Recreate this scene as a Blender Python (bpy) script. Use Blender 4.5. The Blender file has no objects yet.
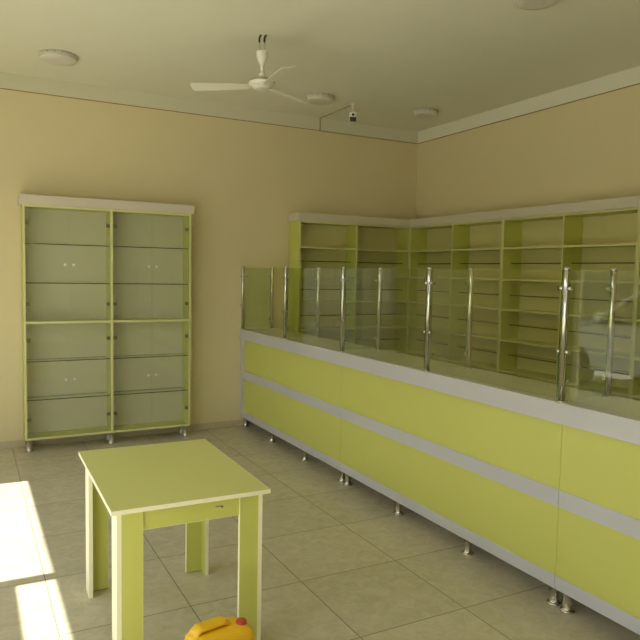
import bpy, bmesh, math, random
from mathutils import Vector, Matrix, Quaternion
random.seed(7)
R = math.radians
scene = bpy.context.scene
COL = scene.collection

# ------------------------------------------------------------------ camera, light, exposure
YAW, PITCH, ROLL, FOCAL = 28.0116, 4.0681, 1.1013, 664.04
a, b, c = R(YAW), R(PITCH), R(ROLL)
fwd = Vector((math.sin(a) * math.cos(b), math.cos(a) * math.cos(b), -math.sin(b)))
r0 = Vector((math.cos(a), -math.sin(a), 0.0))
u0 = r0.cross(fwd)
rgt = r0 * math.cos(c) + u0 * math.sin(c)
upv = -r0 * math.sin(c) + u0 * math.cos(c)
cam_data = bpy.data.cameras.new('camera')
cam_data.sensor_fit = 'HORIZONTAL'
cam_data.sensor_width = 36.0
cam_data.lens = FOCAL / 640.0 * 36.0
cam_data.clip_start = 0.05
cam = bpy.data.objects.new('camera', cam_data)
COL.objects.link(cam)
m3 = Matrix((rgt, upv, -fwd)).transposed()
cam.matrix_world = Matrix.Translation((0.0, -6.508, 1.632)) @ m3.to_4x4()
scene.camera = cam

SUN_STRENGTH = 14.5
SKY_STRENGTH = 3.1
world = bpy.data.worlds.new('sky')
scene.world = world
world.use_nodes = True
bgn = world.node_tree.nodes['Background']
bgn.inputs['Color'].default_value = (0.90, 0.94, 0.98, 1)
bgn.inputs['Strength'].default_value = SKY_STRENGTH
LINTEL, WALL_X = 2.60, -1.30                      # top of the shop glazing, plane of the glass
sun_run = 0.38 - (WALL_X - 0.06)               # sun clears the lintel's street-side edge
sd = bpy.data.lights.new('sun', 'SUN')
sd.energy = SUN_STRENGTH
sd.angle = R(0.55)
sd.color = (1.0, 0.965, 0.86)
sun = bpy.data.objects.new('sun', sd)
COL.objects.link(sun)
sun.location = (-6, -3, 9)
sun.rotation_euler = Vector((sun_run, -0.03, -LINTEL)).to_track_quat('-Z', 'Y').to_euler()

vs = scene.view_settings
vs.view_transform = 'Standard'
vs.look = 'None'
vs.exposure = 0.0
vs.gamma = 1.0
vs.use_curve_mapping = False
scene.cycles.transparent_max_bounces = 48
scene.cycles.max_bounces = 14
scene.cycles.diffuse_bounces = 7
scene.cycles.glossy_bounces = 5
scene.cycles.sample_clamp_indirect = 6.0


# ------------------------------------------------------------------ materials
def new_mat(name):
    m = bpy.data.materials.new(name)
    m.use_nodes = True
    nt = m.node_tree
    return m, nt, nt.nodes['Principled BSDF']


def mat(name, col, rough=0.5, metal=0.0, spec=0.5, var=0.04, scale=6.0, bump=0.0, bscale=80.0, coat=0.0):
    m, nt, p = new_mat(name)
    tc = nt.nodes.new('ShaderNodeTexCoord')
    no = nt.nodes.new('ShaderNodeTexNoise')
    no.inputs['Scale'].default_value = scale
    no.inputs['Detail'].default_value = 4
    nt.links.new(tc.outputs['Object'], no.inputs['Vector'])
    mx = nt.nodes.new('ShaderNodeMix')
    mx.data_type = 'RGBA'
    mx.inputs[6].default_value = tuple(x * (1 - var) for x in col) + (1,)
    mx.inputs[7].default_value = tuple(min(1, x * (1 + var)) for x in col) + (1,)
    nt.links.new(no.outputs['Fac'], mx.inputs[0])
    nt.links.new(mx.outputs[2], p.inputs['Base Color'])
    p.inputs['Roughness'].default_value = rough
    p.inputs['Metallic'].default_value = metal
    p.inputs['Specular IOR Level'].default_value = spec
    p.inputs['Coat Weight'].default_value = coat
    if bump:
        n2 = nt.nodes.new('ShaderNodeTexNoise')
        n2.inputs['Scale'].default_value = bscale
        nt.links.new(tc.outputs['Object'], n2.inputs['Vector'])
        bu = nt.nodes.new('ShaderNodeBump')
        bu.inputs['Strength'].default_value = bump
        bu.inputs['Distance'].default_value = 0.002
        nt.links.new(n2.outputs['Fac'], bu.inputs['Height'])
        nt.links.new(bu.outputs['Normal'], p.inputs['Normal'])
    return m


def glass_mat(name, tint, gloss=1.0, rough=0.0, haze=0.0, haze_col=(0.8, 0.85, 0.75)):
    """thin sheet glass: see-through tint plus a Fresnel reflection"""
    m = bpy.data.materials.new(name)
    m.use_nodes = True
    nt = m.node_tree
    nt.nodes.clear()
    out = nt.nodes.new('ShaderNodeOutputMaterial')
    tr = nt.nodes.new('ShaderNodeBsdfTransparent')
    tr.inputs['Color'].default_value = tuple(tint) + (1,)
    gl = nt.nodes.new('ShaderNodeBsdfGlossy')
    gl.inputs['Roughness'].default_value = rough
    gl.inputs['Color'].default_value = (gloss, gloss, gloss, 1)
    fr = nt.nodes.new('ShaderNodeFresnel')
    fr.inputs['IOR'].default_value = 1.5
    mx = nt.nodes.new('ShaderNodeMixShader')
    base = tr
    if haze > 0:
        df = nt.nodes.new('ShaderNodeBsdfDiffuse')
        df.inputs['Color'].default_value = tuple(haze_col) + (1,)
        m2 = nt.nodes.new('ShaderNodeMixShader')
        m2.inputs[0].default_value = haze
        nt.links.new(tr.outputs[0], m2.inputs[1])
        nt.links.new(df.outputs[0], m2.inputs[2])
        base = m2
    # same reflectance on the way in and on the way out of the sheet
    geo = nt.nodes.new('ShaderNodeNewGeometry')
    ior = nt.nodes.new('ShaderNodeMix')
    ior.data_type = 'FLOAT'
    ior.inputs[2].default_value = 1.5
    ior.inputs[3].default_value = 1.0 / 1.5
    nt.links.new(geo.outputs['Backfacing'], ior.inputs[0])
    nt.links.new(ior.outputs[0], fr.inputs['IOR'])
    nt.links.new(fr.outputs[0], mx.inputs[0])
    nt.links.new(base.outputs[0], mx.inputs[1])
    nt.links.new(gl.outputs[0], mx.inputs[2])
    nt.links.new(mx.outputs[0], out.inputs['Surface'])
    return m


def tile_mat():
    m, nt, p = new_mat('floor_tiles')
    L = nt.links
    tc = nt.nodes.new('ShaderNodeTexCoord')
    sub = nt.nodes.new('ShaderNodeVectorMath'); sub.operation = 'ADD'
    sub.inputs[1].default_value = (-1.536 + 12.0, 3.464 + 12.0, 0)
    L.new(tc.outputs['Object'], sub.inputs[0])
    sc = nt.nodes.new('ShaderNodeVectorMath'); sc.operation = 'SCALE'
    sc.inputs['Scale'].default_value = 1 / 0.6
    L.new(sub.outputs[0], sc.inputs[0])
    fr = nt.nodes.new('ShaderNodeVectorMath'); fr.operation = 'FRACTION'
    L.new(sc.outputs[0], fr.inputs[0])
    fl = nt.nodes.new('ShaderNodeVectorMath'); fl.operation = 'FLOOR'
    L.new(sc.outputs[0], fl.inputs[0])
    sx = nt.nodes.new('ShaderNodeSeparateXYZ'); L.new(fr.outputs[0], sx.inputs[0])
    masks = []
    for k in ('X', 'Y'):
        s1 = nt.nodes.new('ShaderNodeMath'); s1.operation = 'SUBTRACT'; s1.inputs[1].default_value = 0.5
        L.new(sx.outputs[k], s1.inputs[0])
        s2 = nt.nodes.new('ShaderNodeMath'); s2.operation = 'ABSOLUTE'; L.new(s1.outputs[0], s2.inputs[0])
        s3 = nt.nodes.new('ShaderNodeMath'); s3.operation = 'GREATER_THAN'; s3.inputs[1].default_value = 0.4955
        L.new(s2.outputs[0], s3.inputs[0]); masks.append(s3)
    gm = nt.nodes.new('ShaderNodeMath'); gm.operation = 'MAXIMUM'
    L.new(masks[0].outputs[0], gm.inputs[0]); L.new(masks[1].outputs[0], gm.inputs[1])
    wn = nt.nodes.new('ShaderNodeTexWhiteNoise'); wn.noise_dimensions = '3D'
    L.new(fl.outputs[0], wn.inputs['Vector'])
    # marble-like mottling, shifted from tile to tile
    sh = nt.nodes.new('ShaderNodeVectorMath'); sh.operation = 'MULTIPLY_ADD'
    sh.inputs[1].default_value = (7, 7, 7)
    L.new(wn.outputs['Color'], sh.inputs[0]); L.new(tc.outputs['Object'], sh.inputs[2])
    n1 = nt.nodes.new('ShaderNodeTexNoise'); n1.inputs['Scale'].default_value = 13; n1.inputs['Detail'].default_value = 8
    n1.inputs['Roughness'].default_value = 0.68; n1.inputs['Distortion'].default_value = 0.8
    L.new(sh.outputs[0], n1.inputs['Vector'])
    rp = nt.nodes.new('ShaderNodeValToRGB')
    rp.color_ramp.elements[0].position = 0.30; rp.color_ramp.elements[0].color = (*FLOOR_D, 1)
    rp.color_ramp.elements[1].position = 0.70; rp.color_ramp.elements[1].color = (*FLOOR_L, 1)
    L.new(n1.outputs['Fac'], rp.inputs[0])
    hv = nt.nodes.new('ShaderNodeHueSaturation')
    ml = nt.nodes.new('ShaderNodeMath'); ml.operation = 'MULTIPLY_ADD'; ml.inputs[1].default_value = 0.08; ml.inputs[2].default_value = 0.96
    L.new(wn.outputs['Value'], ml.inputs[0]); L.new(ml.outputs[0], hv.inputs['Value'])
    L.new(rp.outputs['Color'], hv.inputs['Color'])
    mx = nt.nodes.new('ShaderNodeMix'); mx.data_type = 'RGBA'
    L.new(gm.outputs[0], mx.inputs[0]); L.new(hv.outputs['Color'], mx.inputs[6])
    mx.inputs[7].default_value = (0.20, 0.175, 0.12, 1)
    L.new(mx.outputs[2], p.inputs['Base Color'])
    rr = nt.nodes.new('ShaderNodeMath'); rr.operation = 'MULTIPLY_ADD'; rr.inputs[1].default_value = 0.5; rr.inputs[2].default_value = 0.27
    L.new(gm.outputs[0], rr.inputs[0]); L.new(rr.outputs[0], p.inputs['Roughness'])
    p.inputs['Specular IOR Level'].default_value = 0.45
    return m


FLOOR_D, FLOOR_L = (0.465, 0.425, 0.315), (0.595, 0.55, 0.415)
LIME = (0.60, 0.62, 0.16)
M = {}
M['tile'] = tile_mat()
M['skirting'] = mat('skirting_tile', (0.56, 0.49, 0.33), 0.35, var=0.10, scale=12)
M['ceiling'] = mat('ceiling_paint', (0.765, 0.755, 0.635), 0.9, var=0.015, scale=2)
M['band'] = mat('band_paint_shaded', (0.67, 0.655, 0.515), 0.9, var=0.015, scale=2)  # ceiling white with the back wall's shading put into the colour
M['wall'] = mat('wall_paint', (0.715, 0.632, 0.40), 0.85, var=0.02, scale=2.5, bump=0.15, bscale=160)
M['paintline'] = mat('paint_line', (0.34, 0.20, 0.06), 0.8)
M['lime'] = mat('lime_laminate', LIME, 0.38, var=0.02, scale=3, bump=0.03, bscale=220)
M['lime_edge'] = mat('pale_lime_edge_band', (0.68, 0.67, 0.34), 0.45, var=0.02)
M['cream'] = mat('cream_edge_band', (0.92, 0.90, 0.66), 0.45, var=0.02)
M['white'] = mat('white_laminate', (0.74, 0.73, 0.68), 0.16, var=0.015, scale=3)
M['silver'] = mat('pale_grey_laminate', (0.555, 0.555, 0.60), 0.13, var=0.02, scale=4)
M['back'] = mat('back_board_lime_bounce', (0.69, 0.635, 0.32), 0.5, var=0.02, scale=3)  # pale laminate, bounce light from the lime boards mixed into its colour
M['cabback'] = mat('pale_back_board', (0.67, 0.63, 0.51), 0.5, var=0.02, scale=3)
M['knob'] = mat('pale_nickel', (0.88, 0.87, 0.83), 0.3, metal=0.5)
M['crown'] = mat('warm_grey_laminate', (0.65, 0.60, 0.51), 0.4, var=0.02)
M['table'] = mat('lime_table_laminate', (0.63, 0.64, 0.22), 0.3, spec=0.75, var=0.02, scale=3, bump=0.03, bscale=220)
M['chrome'] = mat('brushed_steel', (0.64, 0.62, 0.57), 0.14, metal=1.0, var=0.03, scale=20)
M['foot'] = mat('satin_steel', (0.55, 0.53, 0.48), 0.38, metal=0.85, var=0.03)
M['hinge'] = mat('dark_hinge_metal', (0.20, 0.175, 0.11), 0.45, metal=0.5)
M['fan'] = mat('white_fan_enamel', (0.80, 0.79, 0.70), 0.35, var=0.01)
M['lamp'] = mat('lamp_opal', (0.66, 0.64, 0.57), 0.4, var=0.01)
M['lampbase'] = mat('lamp_housing', (0.58, 0.56, 0.50), 0.5)
M['rubber'] = mat('black_rubber', (0.03, 0.028, 0.022), 0.6)
M['black'] = mat('black_gloss', (0.015, 0.013, 0.012), 0.2)
M['can'] = mat('yellow_plastic', (0.80, 0.47, 0.015), 0.4, var=0.06, scale=9)
M['cap'] = mat('red_plastic', (0.50, 0.045, 0.035), 0.4, var=0.06)
M['trunk'] = mat('cream_cable', (0.40, 0.35, 0.20), 0.6)
M['alu'] = mat('white_aluminium', (0.75, 0.75, 0.73), 0.4)
M['concrete'] = mat('pavement_concrete', (0.46, 0.44, 0.39), 0.85, var=0.15, scale=1.5, bump=0.3)
M['glass'] = glass_mat('screen_glass', (0.945, 0.957, 0.86))
M['partition'] = glass_mat('partition_glass', (0.915, 0.965, 0.885))
M['glass_edge'] = glass_mat('screen_glass_edge', (0.45, 0.62, 0.42), haze=0.35, haze_col=(0.16, 0.24, 0.13))
M['door_glass'] = glass_mat('cabinet_glass', (0.955, 0.968, 0.935), haze=0.035, haze_col=(0.7, 0.72, 0.62))
M['shelf_glass'] = glass_mat('shelf_glass', (0.93, 0.965, 0.90))
M['shelf_edge'] = glass_mat('shelf_glass_edge', (0.40, 0.42, 0.25), haze=0.45, haze_col=(0.06, 0.065, 0.03))
M['render'] = mat('street_wall_render', (0.20, 0.18, 0.13), 0.9, var=0.1, scale=1.2)
M['carpaint'] = mat('light_grey_car_paint', (0.45, 0.46, 0.46), 0.25, metal=0.1, coat=0.6, var=0.01)
M['cardark'] = mat('car_window_dark', (0.02, 0.022, 0.022), 0.08)
M['window'] = glass_mat('window_glass', (0.97, 0.98, 0.97))


# ------------------------------------------------------------------ mesh helpers
class MB:
    """collects shapes in world coordinates, links them as one mesh object"""
    def __init__(self):
        self.bm = bmesh.new()

    def box(self, x0, x1, y0, y1, z0, z1, bevel=0.0, mi=0, rot=None):
        t = bmesh.new()
        xs, ys, zs = sorted((x0, x1)), sorted((y0, y1)), sorted((z0, z1))
        v = [t.verts.new((x, y, z)) for x in xs for y in ys for z in zs]
        for f in ((0, 1, 3, 2), (4, 6, 7, 5), (0, 4, 5, 1), (2, 3, 7, 6), (0, 2, 6, 4), (1, 5, 7, 3)):
            t.faces.new([v[i] for i in f])
        bmesh.ops.recalc_face_normals(t, faces=t.faces)
        if bevel:
            bmesh.ops.bevel(t, geom=t.edges[:], offset=bevel, segments=2, profile=0.5, affect='EDGES', clamp_overlap=True)
        for f in t.faces:
            f.material_index = mi
        if rot is not None:
            bmesh.ops.transform(t, matrix=rot, verts=t.verts)
        self._merge(t)
        return self

    def sheet(self, x0, x1, y0, y1, z0, z1, edge=1):
        """a glass pane: large faces slot 0, rim faces slot `edge`"""
        t = bmesh.new()
        v = [t.verts.new((x, y, z)) for x in sorted((x0, x1)) for y in sorted((y0, y1)) for z in sorted((z0, z1))]
        for f in ((0, 1, 3, 2), (4, 6, 7, 5), (0, 4, 5, 1), (2, 3, 7, 6), (0, 2, 6, 4), (1, 5, 7, 3)):
            t.faces.new([v[i] for i in f])
        bmesh.ops.recalc_face_normals(t, faces=t.faces)
        d = [abs(x1 - x0), abs(y1 - y0), abs(z1 - z0)]
        k = d.index(min(d))
        for f in t.faces:
            f.material_index = 0 if abs(f.normal[k]) > 0.9 else edge
        self._merge(t)
        return self

    def lathe(self, prof, origin=(0, 0, 0), axis=(0, 0, 1), n=24, mi=0, smooth=True):
        """profile of (radius, height) revolved about axis through origin"""
        t = bmesh.new()
        rings = []
        for (r, h) in prof:
            if r < 1e-6:
                rings.append([t.verts.new((0, 0, h))])
            else:
                rings.append([t.verts.new((r * math.cos(2 * math.pi * i / n), r * math.sin(2 * math.pi * i / n), h)) for i in range(n)])
        for A, B in zip(rings, rings[1:]):
            for i in range(n):
                j = (i + 1) % n
                if len(A) == 1 and len(B) == 1:
                    continue
                if len(A) == 1:
                    t.faces.new((A[0], B[j], B[i]))
                elif len(B) == 1:
                    t.faces.new((A[i], A[j], B[0]))
                else:
                    t.faces.new((A[i], A[j], B[j], B[i]))
        for rg, rev in ((rings[0], True), (rings[-1], False)):
            if len(rg) > 1:
                t.faces.new(rg[::-1] if rev else rg)
        bmesh.ops.recalc_face_normals(t, faces=t.faces)
        for f in t.faces:
            f.material_index = mi
            f.smooth = smooth and len(f.verts) <= 4
        q = Vector((0, 0, 1)).rotation_difference(Vector(axis).normalized())
        bmesh.ops.transform(t, matrix=Matrix.Translation(origin) @ q.to_matrix().to_4x4(), verts=t.verts)
        self._merge(t)
        return self

    def tube(self, pts, r, n=12, mi=0):
        """round bar swept through points"""
        t = bmesh.new()
        pts = [Vector(p) for p in pts]
        rings = []
        ref = None
        for i, p in enumerate(pts):
            d = (pts[min(i + 1, len(pts) - 1)] - pts[max(i - 1, 0)]).normalized()
            if ref is None:
                ref = d.orthogonal().normalized()
            ref = (ref - d * ref.dot(d)).normalized()
            s = d.cross(ref)
            rings.append([t.verts.new(p + (ref * math.cos(2 * math.pi * k / n) + s * math.sin(2 * math.pi * k / n)) * r) for k in range(n)])
        for A, B in zip(rings, rings[1:]):
            for k in range(n):
                j = (k + 1) % n
                t.faces.new((A[k], A[j], B[j], B[k]))
        t.faces.new(rings[0][::-1])
        t.faces.new(rings[-1])
        bmesh.ops.recalc_face_normals(t, faces=t.faces)
        for f in t.faces:
            f.material_index = mi
            f.smooth = len(f.verts) == 4
        self._merge(t)
        return self

    def loft(self, rings, mi=0, smooth=True, caps=True):
        t = bmesh.new()
        R_ = [[t.verts.new(p) for p in rg] for rg in rings]
        n = len(R_[0])
        for A, B in zip(R_, R_[1:]):
            for k in range(n):
                j = (k + 1) % n
                t.faces.new((A[k], A[j], B[j], B[k]))
        if caps:
            t.faces.new(R_[0][::-1])
            t.faces.new(R_[-1])
        bmesh.ops.recalc_face_normals(t, faces=t.faces)
        for f in t.faces:
            f.material_index = mi
            f.smooth = smooth and len(f.verts) == 4
        self._merge(t)
        return self

    def _merge(self, t):
        me = bpy.data.meshes.new('tmp')
        t.to_mesh(me)
        t.free()
        self.bm.from_mesh(me)
        bpy.data.meshes.remove(me)

    def build(self, name, mats, parent=None, origin=None):
        if not isinstance(mats, (list, tuple)):
            mats = [mats]
        if origin is None:
            origin = abs_loc(parent) if parent else Vector((0, 0, 0))
        origin = Vector(origin)
        bmesh.ops.translate(self.bm, vec=-origin, verts=self.bm.verts)
        me = bpy.data.meshes.new(name)
        self.bm.to_mesh(me)
        self.bm.free()
        for m in mats:
            me.materials.append(m)
        o = bpy.data.objects.new(name, me)
        COL.objects.link(o)
        if parent:
            o.parent = parent
            o.location = origin - abs_loc(parent)
        else:
            o.location = origin
        return o


def abs_loc(o):
    v = Vector((0, 0, 0))
    while o is not None:
        v = v + Vector(o.location)
        o = o.parent
    return v


def tag(o, label=None, cat=None, group=None, kind=None):
    if label: o['label'] = label
    if cat: o['category'] = cat
    if group: o['group'] = group
    if kind: o['kind'] = kind
    return o


def thing(name, label, cat, loc=(0, 0, 0), group=None):
    o = bpy.data.objects.new(name, None)
    o.empty_display_size = 0.1
    COL.objects.link(o)
    o.location = loc
    return tag(o, label, cat, group)


def struct(name, mb, m, parent=None, label=None):
    o = mb.build(name, m, parent)
    if parent is None:
        o['kind'] = 'structure'
        if label: o['label'] = label
    return o


def copy_tree(o, parent=None, loc=None, label=None):
    cpy = o.copy()
    COL.objects.link(cpy)
    if parent is not None:
        cpy.parent = parent
    if loc is not None:
        cpy.location = loc
    if label:
        cpy['label'] = label
    for ch in list(o.children):
        copy_tree(ch, cpy)
    return cpy


# ------------------------------------------------------------------ the room
X_L, X_R, Y_B, Y_F = -1.24, 4.724, 0.0, -8.8
Z_C, Z_BAND = 3.309, 3.176
T = 0.16
struct('floor', MB().box(X_L - 0.2, X_R + T, Y_F - T, Y_B + T, -0.12, 0.0), M['tile'], label='mottled beige square floor tiles')
struct('ceiling', MB().box(X_L - 0.2, X_R + T, Y_F - T, Y_B + T, Z_C, Z_C + 0.15), M['ceiling'], label='plain off-white ceiling')
struct('wall_back', MB().box(X_L - 0.2, X_R + T, Y_B, Y_B + T, 0, Z_C), M['wall'], label='peach painted wall behind the glass cabinet')
struct('wall_right', MB().box(X_R, X_R + T, Y_F, Y_B, 0, Z_C), M['wall'], label='peach painted wall behind the long shelving')
FW0, FW1, FZ0 = -0.75, 0.10, 1.1
wf = MB()
wf.box(X_L - 0.2, FW0, Y_F - T, Y_F, 0, Z_C).box(FW1, X_R + T, Y_F - T, Y_F, 0, Z_C)
wf.box(FW0, FW1, Y_F - T, Y_F, 0, FZ0).box(FW0, FW1, Y_F - T, Y_F, LINTEL, Z_C)
struct('wall_front', wf, M['wall'], label='peach painted wall opposite the cabinet, around a window added for light')
w = MB()
for x in (FW0 + 0.03, (FW0 + FW1) / 2, FW1 - 0.03):
    w.box(x - 0.03, x + 0.03, Y_F - 0.11, Y_F - 0.05, FZ0, LINTEL, 0.004)
w.box(FW0, FW1, Y_F - 0.11, Y_F - 0.05, FZ0, FZ0 + 0.06, 0.004).box(FW0, FW1, Y_F - 0.11, Y_F - 0.05, LINTEL - 0.06, LINTEL, 0.004)
fr = w.build('window_4', M['alu'])  # unseen window, added to brighten the back and right walls
fr['kind'] = 'structure'
MB().sheet(FW0, FW1, Y_F - 0.084, Y_F - 0.076, FZ0, LINTEL, edge=0).build('pane', M['window'], fr)
# street-side wall: glazing bays between y limits; unseen last bay added for light deeper inside
GL = [(-2.765, -1.04), (-3.85, -2.855), (-5.70, -3.95), (-7.30, -5.79)]
wl = MB()
wl.box(X_L - 0.12, X_L, -1.04, Y_B, 0, Z_C)
wl.box(X_L - 0.12, X_L, Y_F, -7.30, 0, Z_C)
wl.box(X_L - 0.12, X_L, -7.30, -1.04, LINTEL, Z_C)
struct('wall_left', wl, M['wall'], label='peach painted street-side wall around the shop window')
GX0, GX1 = WALL_X - 0.03, WALL_X + 0.03
for i, (y0, y1) in enumerate((GL[0], GL[2], GL[3])):
    w = MB()
    w.box(GX0, GX1, y0, y1, 0.0, 0.09, 0.004)
    fr = w.build('window_%d' % (i + 1), M['alu'])
    fr['kind'] = 'structure'
    MB().sheet(WALL_X - 0.004, WALL_X + 0.004, y0, y1, 0.09, LINTEL, edge=0).build('pane', M['window'], fr)
mull = MB().box(GX0, GX1, -2.855, -2.765, 0, LINTEL, 0.004).box(GX0, GX1, -3.95, -3.85, 0, LINTEL, 0.004).box(GX0, GX1, -5.79, -5.70, 0, LINTEL, 0.004)
struct('trim_4', mull, M['alu'])
dr = MB()
dr.box(GX0, GX1, -3.85, -2.855, 2.04, 2.194, 0.004)
dr.box(GX0, GX1, -2.955, -2.855, 0.02, 2.04, 0.004).box(GX0, GX1, -3.85, -3.75, 0.02, 2.04, 0.004)
dr.box(GX0, GX1, -3.75, -2.955, 0.02, 0.92, 0.004).box(GX0, GX1, -3.75, -2.955, 1.96, 2.04, 0.004)
do = struct('door_1', dr, M['alu'])
MB().sheet(WALL_X - 0.004, WALL_X + 0.004, -3.85, -2.855, 2.194, LINTEL, edge=0).build('transom_pane', M['window'], do)
MB().sheet(WALL_X - 0.004, WALL_X + 0.004, -3.75, -2.955, 0.92, 1.96, edge=0).build('pane', M['window'], do)
MB().tube([(GX1, -2.99, 1.0), (GX1 + 0.05, -2.99, 1.0), (GX1 + 0.05, -2.99, 1.25), (GX1, -2.99, 1.25)], 0.01).build('handle', M['chrome'], do)
struct('ground', MB().box(-30, X_L - 0.2, -30, 20, -0.2, -0.02).box(X_L - 0.2, 30, -30, Y_F - T, -0.2, -0.02), M['concrete'], label='sunlit concrete pavement outside the shop window')

struct('wall_outside', MB().box(-17.0, -16.6, -26, 24, -0.1, 4.6), M['render'], label='plain rendered wall across the street')

# white band under the ceiling with a thin dark paint line below it
t1 = MB().box(X_L, X_R, -0.006, 0, Z_BAND, Z_C).box(X_L, X_R, -0.004, 0, Z_BAND - 0.007, Z_BAND, mi=1)
struct('trim_1', t1, [M['band'], M['paintline']], label='off-white painted band along top of back wall')
t2 = MB().box(X_R - 0.006, X_R, Y_F, 0, Z_BAND, Z_C).box(X_R - 0.004, X_R, Y_F, 0, Z_BAND - 0.007, Z_BAND, mi=1)
struct('trim_2', t2, [M['ceiling'], M['paintline']], label='off-white painted band along top of right wall')
struct('baseboard_back', MB().box(X_L, X_R, -0.009, 0, 0, 0.066, 0.002), M['skirting'], label='beige tile skirting along back wall')
struct('baseboard_right', MB().box(X_R - 0.009, X_R, Y_F, -0.009, 0, 0.066, 0.002), M['skirting'], label='beige tile skirting along right wall')


# ------------------------------------------------------------------ furniture feet
def add_foot(parent, x, y, h, r=0.021, rb=0.031, m='chrome'):
    return MB().lathe([(rb * 0.97, 0), (rb, 0.003), (rb, 0.007), (r * 1.1, 0.011), (r, 0.014), (r, h - 0.006), (r * 1.25, h - 0.005), (r * 1.25, h)],
                      (x, y, 0), n=20).build('foot', M[m], parent)


# ------------------------------------------------------------------ glass display cabinet on the back wall
cab = thing('display_cabinet', 'tall glass-doored display cabinet with pale lime edges standing against the back wall', 'cabinet', (1.171, -0.115, 0))
CX0, CX1, CXM, CYF, CZ0, CZ1 = 0.428, 1.914, 1.171, -0.232, 0.108, 2.171
bt = 0.018


def board(name, parent, x0, x1, y0, y1, z0, z1, front='y', mats=None):
    """laminate board with a pale front edge strip"""
    mb = MB()
    if front == 'y':
        mb.box(x0, x1, y0 + 0.0015, y1, z0, z1, 0.0).box(x0, x1, y0, y0 + 0.0015, z0, z1, 0.0, mi=1)
    else:
        mb.box(x0 + 0.0015, x1, y0, y1, z0, z1, 0.0).box(x0, x0 + 0.0015, y0, y1, z0, z1, 0.0, mi=1)
    return mb.build(name, mats or [M['lime'], M['lime_edge']], parent)


board('side_panel', cab, CX0, CX0 + bt, CYF, -0.012, CZ0, CZ1)
board('side_panel', cab, CX1 - bt, CX1, CYF, -0.012, CZ0, CZ1)
board('divider', cab, CXM - 0.011, CXM + 0.011, CYF, -0.022, CZ0 + bt, CZ1 - bt)
board('bottom_panel', cab, CX0 + bt, CX1 - bt, CYF, -0.012, CZ0, CZ0 + bt)
board('top_panel', cab, CX0 + bt, CX1 - bt, CYF, -0.012, CZ1 - bt, CZ1)
MB().box(CX0 + bt, CX1 - bt, -0.022, -0.014, CZ0 + bt, CZ1 - bt).build('back_panel', M['cabback'], cab)
for (xa, xb) in ((CX0 + bt, CXM - 0.011), (CXM + 0.011, CX1 - bt)):
    board('middle_shelf', cab, xa, xb, CYF, -0.022, 1.139, 1.158)
    for z in (0.457, 0.80, 1.495, 1.838):
        MB().sheet(xa, xb, -0.20, -0.024, z - 0.004, z + 0.004).build('glass_shelf', [M['shelf_glass'], M['shelf_edge']], cab)
    xm = (xa + xb) / 2
    for (za, zb, zk, hz) in ((CZ0 + bt, 1.139, 0.633, (0.289, 0.995)), (1.158, CZ1 - bt, 1.659, (1.31, 2.02))):
        for s in (-1, 1):
            d0, d1 = (xa + 0.002, xm - 0.0015) if s < 0 else (xm + 0.0015, xb - 0.002)
            door = MB().sheet(d0, d1, CYF + 0.002, CYF + 0.007, za + 0.003, zb - 0.003).build('glass_door', [M['door_glass'], M['glass_edge']], cab)
            kx = xm + s * 0.036
            MB().lathe([(0.0, 0), (0.006, 0.0), (0.005, 0.010), (0.011, 0.014), (0.012, 0.022), (0.008, 0.026), (0.0, 0.027)],
                       (kx, CYF + 0.002, zk), (0, -1, 0), 16).build('knob', M['knob'], door)
            hx = d0 if s < 0 else d1
            for z in hz:
                hb = MB().box(hx - s * 0 + (0 if s < 0 else -0.034), hx + (0.034 if s < 0 else 0), CYF - 0.003, CYF + 0.014, z - 0.016, z + 0.016, 0.005)
                hb.build('hinge', M['hinge'], door)
cw = MB()
cw.box(CX0 - 0.025, CX1 + 0.025, CYF - 0.024, CYF - 0.006, CZ1, 2.253, 0.002)
cw.box(CX0 - 0.025, CX0 - 0.007, CYF - 0.006, -0.012, CZ1, 2.253, 0.002).box(CX1 + 0.007, CX1 + 0.025, CYF - 0.006, -0.012, CZ1, 2.253, 0.002)
cw.box(CX0 - 0.007, CX1 + 0.007, CYF - 0.006, -0.012, CZ1, CZ1 + 0.02).box(CX0 - 0.007, CX1 + 0.007, CYF - 0.006, -0.012, 2.235, 2.253)
cw.build('crown', M['crown'], cab)
for x in (CX0 + 0.035, CXM, CX1 - 0.035):
    for y in (CYF + 0.035, -0.05):
        add_foot(cab, x, y, CZ0, 0.0255, 0.0275, 'foot')


# ------------------------------------------------------------------ open wall shelving (one back unit, right-wall units)
SZ = (0.155, 0.44, 0.735, 1.025, 1.315, 1.60, 1.895)      # top faces near these heights: solid shelves
GZ = (0.30, 0.587, 0.88, 1.17, 1.452, 1.755)
SB0, SB1, ST = 0.10, 2.171, 2.255


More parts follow.
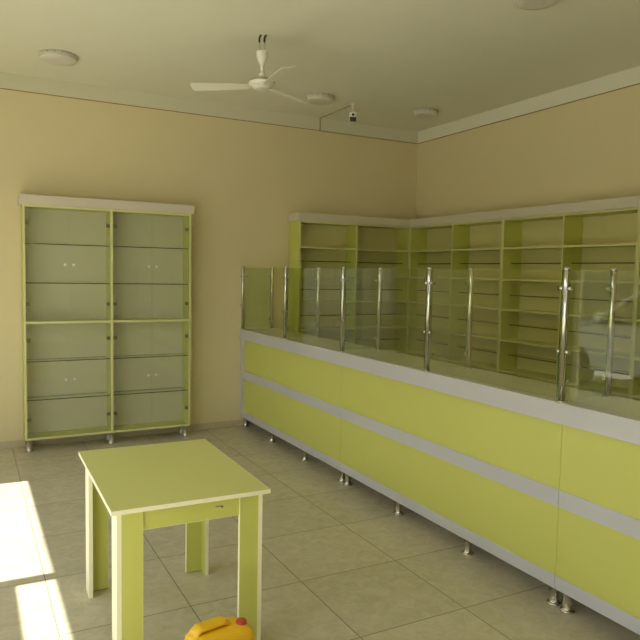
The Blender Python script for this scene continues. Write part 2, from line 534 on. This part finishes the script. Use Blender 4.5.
def shelf_unit(label, along, s0, s1, nb, depth=0.25, end0=True, end1=True, crown0=0.0, crown1=0.0):
    """along 'x': stands on the back wall from x=s0 to s1; 'y': on the right wall from y=s0 (far) to s1 (near)"""
    if along == 'x':
        org = ((s0 + s1) / 2, -depth / 2, 0)
        P = lambda p0, p1, d0, d1, z0, z1: (p0, p1, -d1, -d0, z0, z1)
        edge = 'y'
    else:
        org = (X_R - depth / 2, (s0 + s1) / 2, 0)
        P = lambda p0, p1, d0, d1, z0, z1: (X_R - d1, X_R - d0, min(p0, p1), max(p0, p1), z0, z1)
        edge = 'x'
    u = thing('wall_shelf_unit', label, 'shelving unit', org, 'open lime shelving units along the walls')
    sg = 1 if s1 > s0 else -1
    w = abs(s1 - s0)
    mats = [M['lime'], M['lime_edge']]
    bw = (w - bt) / nb
    pos = [s0 + sg * bw * k for k in range(nb + 1)]             # near-s0 face of each upright
    g = 0.012
    for k, p_ in enumerate(pos):
        nm = 'side_panel' if k in (0, nb) else 'divider'
        board(nm, u, *P(p_, p_ + sg * bt, g, depth, SB0, SB1), front=edge)
    MB().box(*P(s0 + sg * bt, s1 - sg * bt, g, g + 0.008, SB0, SB1)).build('back_panel', M['back'], u)
    for k in range(nb):
        p0, p1 = pos[k] + sg * bt, pos[k + 1]
        for z in SZ:
            board('shelf', u, *P(p0, p1, g + 0.008, depth - 0.001, z - 0.009, z + 0.009), front=edge)
        for z in GZ:
            MB().sheet(*P(p0, p1, g + 0.009, depth - 0.105, z - 0.004, z + 0.004)).build('glass_shelf', [M['shelf_glass'], M['shelf_edge']], u)
        board('top_panel', u, *P(p0, p1, g + 0.008, depth - 0.001, SB1 - bt, SB1), front=edge)
    cr = MB()
    c0, c1 = s0 - sg * crown0, s1 + sg * crown1
    cr.box(*P(c0, c1, depth + 0.003, depth + 0.021, SB1, ST), 0.0015)
    cr.box(*P(c0, c1, g, depth + 0.003, SB1, SB1 + 0.012))
    cr.box(*P(c0, c1, g, depth + 0.003, ST - 0.012, ST))
    for e_, cnd in ((c0, 1), (c1, -1)):
        cr.box(*P(e_, e_ + sg * cnd * 0.016, g, depth + 0.003, SB1 + 0.012, ST - 0.012))
    cr.build('crown', M['crown'], u)
    for k, p_ in enumerate(pos):
        for d in (0.05, depth - 0.04):
            px = p_ + sg * (0.03 if k == 0 else (-0.03 + bt if k == nb else bt / 2))
            q = P(px, px, d, d, 0, 0)
            add_foot(u, q[0], q[2], SB0)
    return u


XF = X_R - 0.25
bu = shelf_unit('two-bay open lime shelving unit standing on the back wall beside the corner', 'x', 3.068, XF, 2, crown0=0.02, crown1=-0.0215)
# corner: the first right-wall unit begins just in front of the back unit
YC = -0.252
shelf_unit('right-wall open shelving unit nearest the corner, starting beside the back unit', 'y', YC, -1.735, 2)
shelf_unit('right-wall open shelving unit second from the corner, behind the counter glass', 'y', -1.7365, -3.18, 2)
shelf_unit('right-wall open shelving unit cut off by the right picture edge', 'y', -3.1815, -4.62, 2)

# ------------------------------------------------------------------ sales counter: three base units, one worktop
KX0, KX1 = 2.531, 2.925
KZ0, KZ1 = 0.105, 0.99
seam = (0.0, -2.130, -4.265, -6.40)
klab = ('lime and white counter base unit nearest the back wall, with a white end strip',
        'lime and white counter base unit in the middle of the long counter',
        'lime and white counter base unit nearest the viewer, cut off by the picture edge')
for i in range(3):
    y1, y0 = seam[i] - (0 if i == 0 else 0.0012), seam[i + 1] + 0.0012
    k = thing('counter_unit', klab[i], 'counter', ((KX0 + KX1) / 2, (y0 + y1) / 2, 0), 'base units of the long sales counter')
    # carcass open to the staff side
    MB().box(KX0 + 0.012, KX1, y1 - 0.018, y1, KZ0, KZ1).build('side_panel', M['white'], k)
    MB().box(KX0 + 0.012, KX1, y0, y0 + 0.018, KZ0, KZ1).build('side_panel', M['white'], k)
    MB().box(KX0 + 0.012, KX1, y0 + 0.018, y1 - 0.018, KZ0, KZ0 + 0.018).build('bottom_panel', M['white'], k)
    MB().box(KX0 + 0.03, KX1, y0 + 0.018, y1 - 0.018, 0.55, 0.568).build('shelf', M['white'], k)
    MB().box(KX0 + 0.012, KX0 + 0.03, y0 + 0.018, y1 - 0.018, KZ0 + 0.018, KZ1).build('back_panel', M['white'], k)
    ye = y1 - (0.085 if i == 0 else 0)
    MB().box(KX0, KX0 + 0.012, y0, ye, 0.600, KZ1, 0.0012).build('front_panel', M['lime'], k)
    MB().box(KX0, KX0 + 0.012, y0, ye, 0.172, 0.515, 0.0012).build('front_panel', M['lime'], k)
    MB().box(KX0 - 0.004, KX0 + 0.012, y0, ye, 0.515, 0.600, 0.0012).build('middle_band', M['silver'], k)
    MB().box(KX0 - 0.004, KX0 + 0.012, y0, ye, KZ0, 0.172, 0.0012).build('bottom_rail', M['silver'], k)
    if i == 0:
        MB().box(KX0 - 0.004, KX0 + 0.012, ye, y1, KZ0, KZ1, 0.0012).build('end_strip', M['silver'], k)
    L_ = y1 - y0
    for f in (0.0195, 0.342, 0.675, 0.981):
        for x in (KX0 + 0.045, KX1 - 0.06):
            add_foot(k, x, y1 - L_ * f, KZ0, 0.023, 0.036)
wt = MB()
wt.box(2.511, 2.93, -6.41, 0.0, 0.99, 1.030, 0.002)
wt.box(2.5095, 2.526, -6.41, 0.0, 0.928, 1.0285, 0.0015, mi=1)
tag(wt.build('counter_worktop', [M['white'], M['silver']], origin=(2.72, -3.2, 0.99)),
    'long glossy white worktop with deep front edge lying on the counter units', 'worktop')

# ------------------------------------------------------------------ glass screen: posts and panes
PF, PB = 2.532, 2.862
PY = [-0.032, -1.082, -2.118, -3.186, -4.252, -5.33]
PZ0, PZ1 = 1.030, 1.684
PR = 0.0165


def make_post(x, y, label, front):
    o = thing('screen_post', label, 'post', (x, y, PZ0), 'steel posts of the counter glass screen')
    MB().lathe([(PR, 0.006), (PR, 0.638), (PR * 0.9, 0.642)], (x, y, PZ0), n=24).build('tube', M['chrome'], o)
    MB().lathe([(0.027, 0), (0.027, 0.004), (0.021, 0.009), (PR, 0.010)], (x, y, PZ0), n=24).build('base_flange', M['chrome'], o)
    MB().lathe([(PR * 1.04, 0.636), (PR * 1.04, 0.645), (PR * 0.8, 0.652), (0, 0.654)], (x, y, PZ0), n=24).build('end_cap', M['chrome'], o)
    if front:
        for z in (1.275, 1.58):                          # jaws on the front panes, both ways along the counter
            for s in (-1, 1):
                MB().tube([(x - 0.006, y + s * (PR - 0.003), z), (x - 0.006, y + s * (PR + 0.022), z)], 0.011).build('clamp', M['chrome'], o)
    sg = 1 if front else -1
    for z in (1.13, 1.58):                               # jaws on the cross pane
        MB().tube([(x + sg * (PR - 0.003), y, z), (x + sg * (PR + 0.022), y, z)], 0.010).build('clamp', M['chrome'], o)
    return o


ordn = ['nearest the back wall', 'second from the back wall', 'third from the back wall', 'fourth from the back wall', 'fifth from the back wall', 'sixth from the back wall']
fp = make_post(PF, PY[0], 'steel post at front edge of worktop, ' + ordn[0], True)
bp = make_post(PB, PY[0], 'steel post at rear edge of worktop, ' + ordn[0], False)
for i in range(1, 6):
    copy_tree(fp, None, (PF, PY[i], PZ0), 'steel post at front edge of worktop, ' + ordn[i])
    copy_tree(bp, None, (PB, PY[i], PZ0), 'steel post at rear edge of worktop, ' + ordn[i])
for i in range(5):
    ya, yb = PY[i] - PR - 0.006, PY[i + 1] + PR + 0.006
    o = MB().sheet(PF - 0.010, PF - 0.003, yb, ya, 1.045, 1.668).build('glass_screen', [M['glass'], M['glass_edge']], origin=(PF, (ya + yb) / 2, 1.045))
    tag(o, 'clear glass pane along front of counter, ' + ordn[i], 'glass pane', 'front glass panes of the counter screen')
for i in range(6):
    o = MB().sheet(PF + PR + 0.005, PB - PR - 0.005, PY[i] - 0.0035, PY[i] + 0.0035, 1.045, 1.668).build('glass_partition', [M['partition'], M['glass_edge']], origin=((PF + PB) / 2, PY[i], 1.045))
    tag(o, 'short green-tinted glass partition standing across the worktop, ' + ordn[i], 'glass pane', 'cross panes of the counter screen')

# ------------------------------------------------------------------ lime table
tb = thing('table', 'small lime laminate table with L-shaped board legs and cream edges', 'table', (0.81, -3.485, 0))
rz = Matrix.Translation((0.81, -3.485, 0)) @ Matrix.Rotation(R(-0.8), 4, 'Z')
TX, TY = 0.330, 0.466
tm = MB()
tm.box(-TX, TX, -TY, TY, 0.686, 0.703, 0, 0, rz)
for (x0, x1, y0, y1) in ((-TX - .001, -TX, -TY, TY), (TX, TX + .001, -TY, TY), (-TX, TX, -TY - .001, -TY), (-TX, TX, TY, TY + .001)):
    tm.box(x0, x1, y0, y1, 0.6855, 0.7035, 0, 1, rz)
tm.build('tabletop', [M['table'], M['cream']], tb)
LX, LY0, LY1 = 0.305, -0.437, 0.412
for sx in (-1, 1):
    for sy in (-1, 1):
        lg = MB()
        xo = sx * LX
        yo = LY0 if sy < 0 else LY1
        yi = yo - sy * 0.105
        xi = xo - sx * 0.018
        # side board with cream outer face and edges
        lg.box(xi, xo, min(yo, yi), max(yo, yi), 0, 0.686, 0, 0, rz)
        lg.box(xo, xo + sx * 0.001, min(yo, yi), max(yo, yi), 0, 0.686, 0, 1, rz)
        ef = min(yo, yi)
        lg.box(xi, xo, ef - 0.001, ef, 0, 0.686, 0, 1, rz)
        # cross board
        xe = xi - sx * 0.083
        yb0, yb1 = (yo, yo + 0.018) if sy < 0 else (yo - 0.018 - 0.02, yo - 0.02)
        zf = 0.004
        lg.box(min(xi, xe), max(xi, xe), yb0, yb1, zf, 0.686, 0, 0, rz)
        lg.box(xe - sx * 0.001, xe, yb0, yb1, zf, 0.686, 0, 1, rz)
        lg.build('leg', [M['lime'], M['cream']], tb)
for y0 in (LY0 + 0.008, LY1 - 0.038):
    ap = MB().box(-LX + 0.102, LX - 0.102, y0, y0 + 0.018, 0.598, 0.686, 0, 0, rz)
    ap.box(-LX + 0.102, LX - 0.102, y0, y0 + 0.018, 0.597, 0.598, 0, 1, rz)
    apo = ap.build('apron', [M['lime'], M['cream']], tb)
    if y0 < 0:
        mk = MB().box(0.098, 0.130, y0 - 0.0008, y0, 0.646, 0.650, 0, 0, rz).box(0.122, 0.132, y0 - 0.0008, y0, 0.641, 0.647, 0, 0, rz)
        tag(mk.build('mark', M['hinge'], apo), 'small dark scuff mark')

# ------------------------------------------------------------------ yellow jerrycan
JX, JY = 0.822, -4.205
jc = thing('jerrycan', 'yellow plastic jerrycan with a red screw cap standing in front of the table', 'canister', (JX, JY, 0))
JR = Matrix.Translation((JX, JY, 0)) @ Matrix.Rotation(R(10), 4, 'Z')


def rrect(hx, hy, r, z, n=6, dx=0, dy=0):
    pts = []
    for (cx_, cy_, a0) in ((hx - r, hy - r, 0), (-hx + r, hy - r, 90), (-hx + r, -hy + r, 180), (hx - r, -hy + r, 270)):
        for i in range(n + 1):
            t_ = R(a0 + 90 * i / n)
            pts.append(JR @ Vector((cx_ + r * math.cos(t_) + dx, cy_ + r * math.sin(t_) + dy, z)))
    return pts


jb = MB()
prof = [(0.108, 0.070, 0.028, 0.0), (0.115, 0.078, 0.03, 0.006), (0.119, 0.082, 0.032, 0.02), (0.119, 0.082, 0.032, 0.095), (0.1165, 0.0795, 0.032, 0.100),
        (0.1165, 0.0795, 0.032, 0.120), (0.119, 0.082, 0.032, 0.125), (0.119, 0.082, 0.034, 0.248), (0.117, 0.080, 0.036, 0.262), (0.110, 0.073, 0.038, 0.274), (0.096, 0.059, 0.036, 0.281), (0.070, 0.040, 0.03, 0.283)]
jb.loft([rrect(*p_[:3], p_[3]) for p_ in prof])
jbo = jb.build('body', M['can'], jc)
# carrying handle: a wide flat bar along the top, raised over a finger gap
hrings = []
NH = 22
for i in range(NH + 1):
    t_ = i / NH
    x = -0.100 + 0.156 * t_
    rise = min(1.0, math.sin(math.pi * t_) * 1.9) ** 0.8 if 0 < t_ < 1 else 0.0
    zc = 0.272 + 0.023 * rise
    ring = []
    for k in range(14):
        q = 2 * math.pi * k / 14
        cy_, cz_ = math.cos(q), math.sin(q)
        ring.append(JR @ Vector((x, 0.030 + 0.030 * math.copysign(abs(cy_) ** 0.7, cy_), zc + 0.011 * math.copysign(abs(cz_) ** 0.8, cz_))))
    hrings.append(ring)
MB().loft(hrings).build('handle', M['can'], jc)
sp = JR @ Vector((0.090, -0.006, 0.249))
MB().lathe([(0.026, 0), (0.026, 0.014), (0.019, 0.018), (0.018, 0.026)], sp, n=24).build('spout', M['can'], jc)
MB().lathe([(0.0205, 0.022), (0.0215, 0.024), (0.0215, 0.038), (0.0185, 0.042), (0, 0.043)], sp, n=28).build('cap', M['cap'], jc)

# ------------------------------------------------------------------ ceiling fan
FX, FY = 1.881, -2.02
FD = 0.022
fan = thing('ceiling_fan', 'white three-blade ceiling fan hanging from two hooks', 'ceiling fan', (FX, FY, Z_C))


def fl(prof):
    return [(r * 0.98, z - FD) for r, z in prof]


MB().lathe(fl([(0.0, 3.104), (0.013, 3.104), (0.016, 3.121), (0.030, 3.146), (0.041, 3.176), (0.044, 3.206), (0.042, 3.216), (0.036, 3.218), (0.030, 3.206)]), (FX, FY, 0), n=28).build('canopy', M['fan'], fan)
MB().lathe(fl([(0.011, 3.035), (0.011, 3.215)]), (FX, FY, 0), n=16).build('rod', M['fan'], fan)
MB().lathe(fl([(0.016, 3.03), (0.022, 3.034), (0.022, 3.062), (0.013, 3.071)]), (FX, FY, 0), n=20).build('collar', M['fan'], fan)
MB().lathe(fl([(0.0, 2.950), (0.045, 2.952), (0.066, 2.959), (0.070, 2.972), (0.090, 2.975), (0.096, 2.983), (0.096, 3.002), (0.084, 3.018), (0.05, 3.027), (0.02, 3.030)]), (FX, FY, 0), n=40).build('motor_housing', M['fan'], fan)
MB().lathe(fl([(0.082, 3.0200), (0.086, 3.0175), (0.0965, 3.0030), (0.0975, 3.0020), (0.0975, 2.998), (0.096, 2.997)]), (FX, FY, 0), n=40).build('trim_ring', M['chrome'], fan)
for s in (-1, 1):
    hk = MB()
    x = FX + s * 0.018 * math.cos(R(28)); y = FY - s * 0.018 * math.sin(R(28))
    hk.tube([(x, y, 3.155), (x, y, 3.275)], 0.0026, 8)
    hk.tube([(x - 0.004, y, 3.258), (x - 0.003, y, 3.285), (x + 0.004, y, 3.303), (x + 0.010, y, 3.309)], 0.0072, 10, mi=1)
    hk.build('hook', [M['chrome'], M['rubber']], fan)
for ang in (147, 27, 267):
    A = Matrix.Translation((FX, FY, 2.976 - FD)) @ Matrix.Rotation(R(ang), 4, 'Z')
    A2 = A @ Matrix.Rotation(R(13), 4, 'X')
    br = MB().box(0.075, 0.17, -0.02, 0.02, -0.004, 0.002, 0.0015, 0, A2).build('blade_bracket', M['fan'], fan)
    out = [(0.098, -0.032), (0.30, -0.047), (0.495, -0.056), (0.508, -0.05), (0.512, -0.03), (0.512, 0.03), (0.508, 0.05), (0.495, 0.056), (0.30, 0.047), (0.098, 0.032)]
    bm_ = MB()
    bm_.loft([[A2 @ Vector((x, y, -0.0075)) for x, y in out], [A2 @ Vector((x, y, -0.004)) for x, y in out]], smooth=False)
    bm_.build('blade', M['fan'], br)

# ------------------------------------------------------------------ ceiling lamps
LL = [((0.668, -0.765), 0.145, 'round flat ceiling lamp above the glass-doored cabinet'),
      ((3.012, -0.775), 0.135, 'round flat ceiling lamp beside a fan blade tip'),
      ((4.196, -0.85), 0.125, 'round flat ceiling lamp closest to the wall corner'),
      ((3.02, -3.50), 0.145, 'round flat ceiling lamp cut off by the top picture edge')]
for (x, y), r, lab in LL:
    lm = thing('ceiling_lamp', lab, 'ceiling lamp', (x, y, Z_C), 'round flat ceiling lamps')
    MB().lathe([(r, 0), (r, -0.018), (r * 0.97, -0.022), (r * 0.94, -0.022)], (x, y, Z_C), n=40).build('housing', M['lampbase'], lm)
    MB().lathe([(r * 0.95, -0.020), (r * 0.945, -0.034), (r * 0.88, -0.046), (r * 0.6, -0.052), (0, -0.054)], (x, y, Z_C), n=40).build('diffuser', M['lamp'], lm)
    sc_ = MB()
    for k in range(3):
        t_ = R(230 + 22 * k)
        sc_.tube([(x + r * 0.985 * math.cos(t_), y + r * 0.985 * math.sin(t_), Z_C - 0.012), (x + (r + 0.004) * math.cos(t_), y + (r + 0.004) * math.sin(t_), Z_C - 0.012)], 0.005, 8)
    sc_.build('screw', M['hinge'], lm)

# ------------------------------------------------------------------ small security camera and its cable
SX, SY = 3.412, -0.70
sc = thing('security_camera', 'small white security camera with black face hanging under the ceiling', 'camera', (SX, SY, Z_C))
MB().lathe([(0.030, 0), (0.030, -0.008), (0.024, -0.014), (0.009, -0.018), (0.009, -0.080)], (SX, SY, Z_C), n=24).build('mount', M['fan'], sc)
ca = Matrix.Translation((SX, SY - 0.01, Z_C - 0.125)) @ Matrix.Rotation(R(-30), 4, 'Z') @ Matrix.Rotation(R(22), 4, 'X')
hd = MB().box(-0.038, 0.038, -0.03, 0.045, -0.054, 0.052, 0.018, 0, ca).build('head', M['fan'], sc)
MB().box(-0.031, 0.031, -0.034, -0.028, -0.042, 0.004, 0.0025, 0, ca).build('face', M['black'], hd)
lc = ca @ Vector((0, -0.029, 0.026))
MB().lathe([(0.013, 0), (0.013, 0.006), (0, 0.007)], lc, ca.to_3x3() @ Vector((0, -1, 0)), 20).build('lens', M['black'], hd)
cb = MB()
cb.box(SX - 0.006, SX + 0.006, SY + 0.03, -0.0065, Z_C - 0.011, Z_C)
cb.box(SX - 0.006, SX + 0.006, -0.018, -0.0065, Z_BAND - 0.004, Z_C - 0.011)
cb.box(SX - 0.006, X_R - 0.008, -0.018, -0.0065, Z_BAND - 0.012, Z_BAND - 0.002)
tag(cb.build('cable_trunking', M['trunk'], origin=(SX, -0.012, Z_BAND)), 'thin cable run from security camera along ceiling, down and along back wall', 'cable')

# ------------------------------------------------------------------ car parked in the street, seen as a reflection in the counter glass
KX, KY, KZ = -3.75, -0.9, -0.02
car = thing('car', 'light grey car parked outside, seen only as a reflection in the counter glass', 'car', (KX, KY, KZ))
car.rotation_euler.z = math.pi
car.scale = (1.0, 1.0, 1.08)
# side outline in (y, z), nose at -y before the turn
low = [(-2.12, 0.30), (-2.16, 0.52), (-2.08, 0.70), (-1.45, 0.84), (-0.95, 0.93), (0.9, 0.98), (1.75, 1.00), (2.08, 0.95), (2.16, 0.62), (2.10, 0.32)]
bm_ = MB()
secs = []
for xx, ins in ((-0.84, 0.05), (-0.87, 0.0), (0.87, 0.0), (0.84, 0.05)):
    secs.append([(KX + xx, KY + y * (1 - ins * 0.4), KZ + 0.62 + (z - 0.62) * (1 - ins)) for y, z in low])
bm_.loft(secs, smooth=False)
bm_.build('body', M['carpaint'], car)
gh = MB()
top = [(-1.0, 0.93), (-0.28, 1.40), (0.15, 1.46), (0.80, 1.43), (1.55, 1.00)]
gs = []
for xx, k_ in ((-0.82, 0), (-0.62, 1), (0.62, 1), (0.82, 0)):
    gs.append([(KX + xx, KY + y, KZ + (z if k_ else 0.93 + (z - 0.93) * 0.02)) for y, z in top])
gh.loft(gs, smooth=False)
gh.build('cabin_glass', M['cardark'], car)
rf = MB()
for sx in (-1, 1):
    for pts in (((-1.0, 0.94), (-0.28, 1.41)), ((0.12, 0.96), (0.16, 1.46)), ((0.80, 1.44), (1.56, 1.0))):
        (ya, za), (yb, zb) = pts
        rf.tube([(KX + sx * 0.815, KY + ya, KZ + za), (KX + sx * 0.625, KY + yb, KZ + zb)], 0.035, 8)
rf.loft([[(KX + xx, KY + y, KZ + z + dz) for y, z, dz in ((-0.30, 1.40, 0.0), (0.15, 1.46, 0.0), (0.82, 1.43, 0.0), (0.82, 1.43, 0.03), (0.15, 1.46, 0.035), (-0.30, 1.40, 0.03))] for xx in (-0.64, 0.64)], smooth=False)
rf.build('roof', M['carpaint'], car)
for sx in (-1, 1):
    MB().box(KX + sx * 0.86, KX + sx * 1.0, KY - 0.86, KY - 0.72, KZ + 0.95, KZ + 1.08, 0.03).build('side_mirror', M['carpaint'], car)
    for wy in (-1.32, 1.32):
        wl_ = MB().lathe([(0.0, -0.1), (0.24, -0.1), (0.31, -0.09), (0.32, -0.06), (0.32, 0.06), (0.31, 0.09), (0.24, 0.1), (0.0, 0.1)], (KX + sx * 0.80, KY + wy, KZ + 0.32), (1, 0, 0), 28).build('wheel', M['rubber'], car)
        MB().lathe([(0.0, 0.0), (0.20, 0.0), (0.21, -0.02), (0.0, -0.03)], (KX + sx * 0.905, KY + wy, KZ + 0.32), (sx, 0, 0), 24).build('hubcap', M['silver'], wl_)
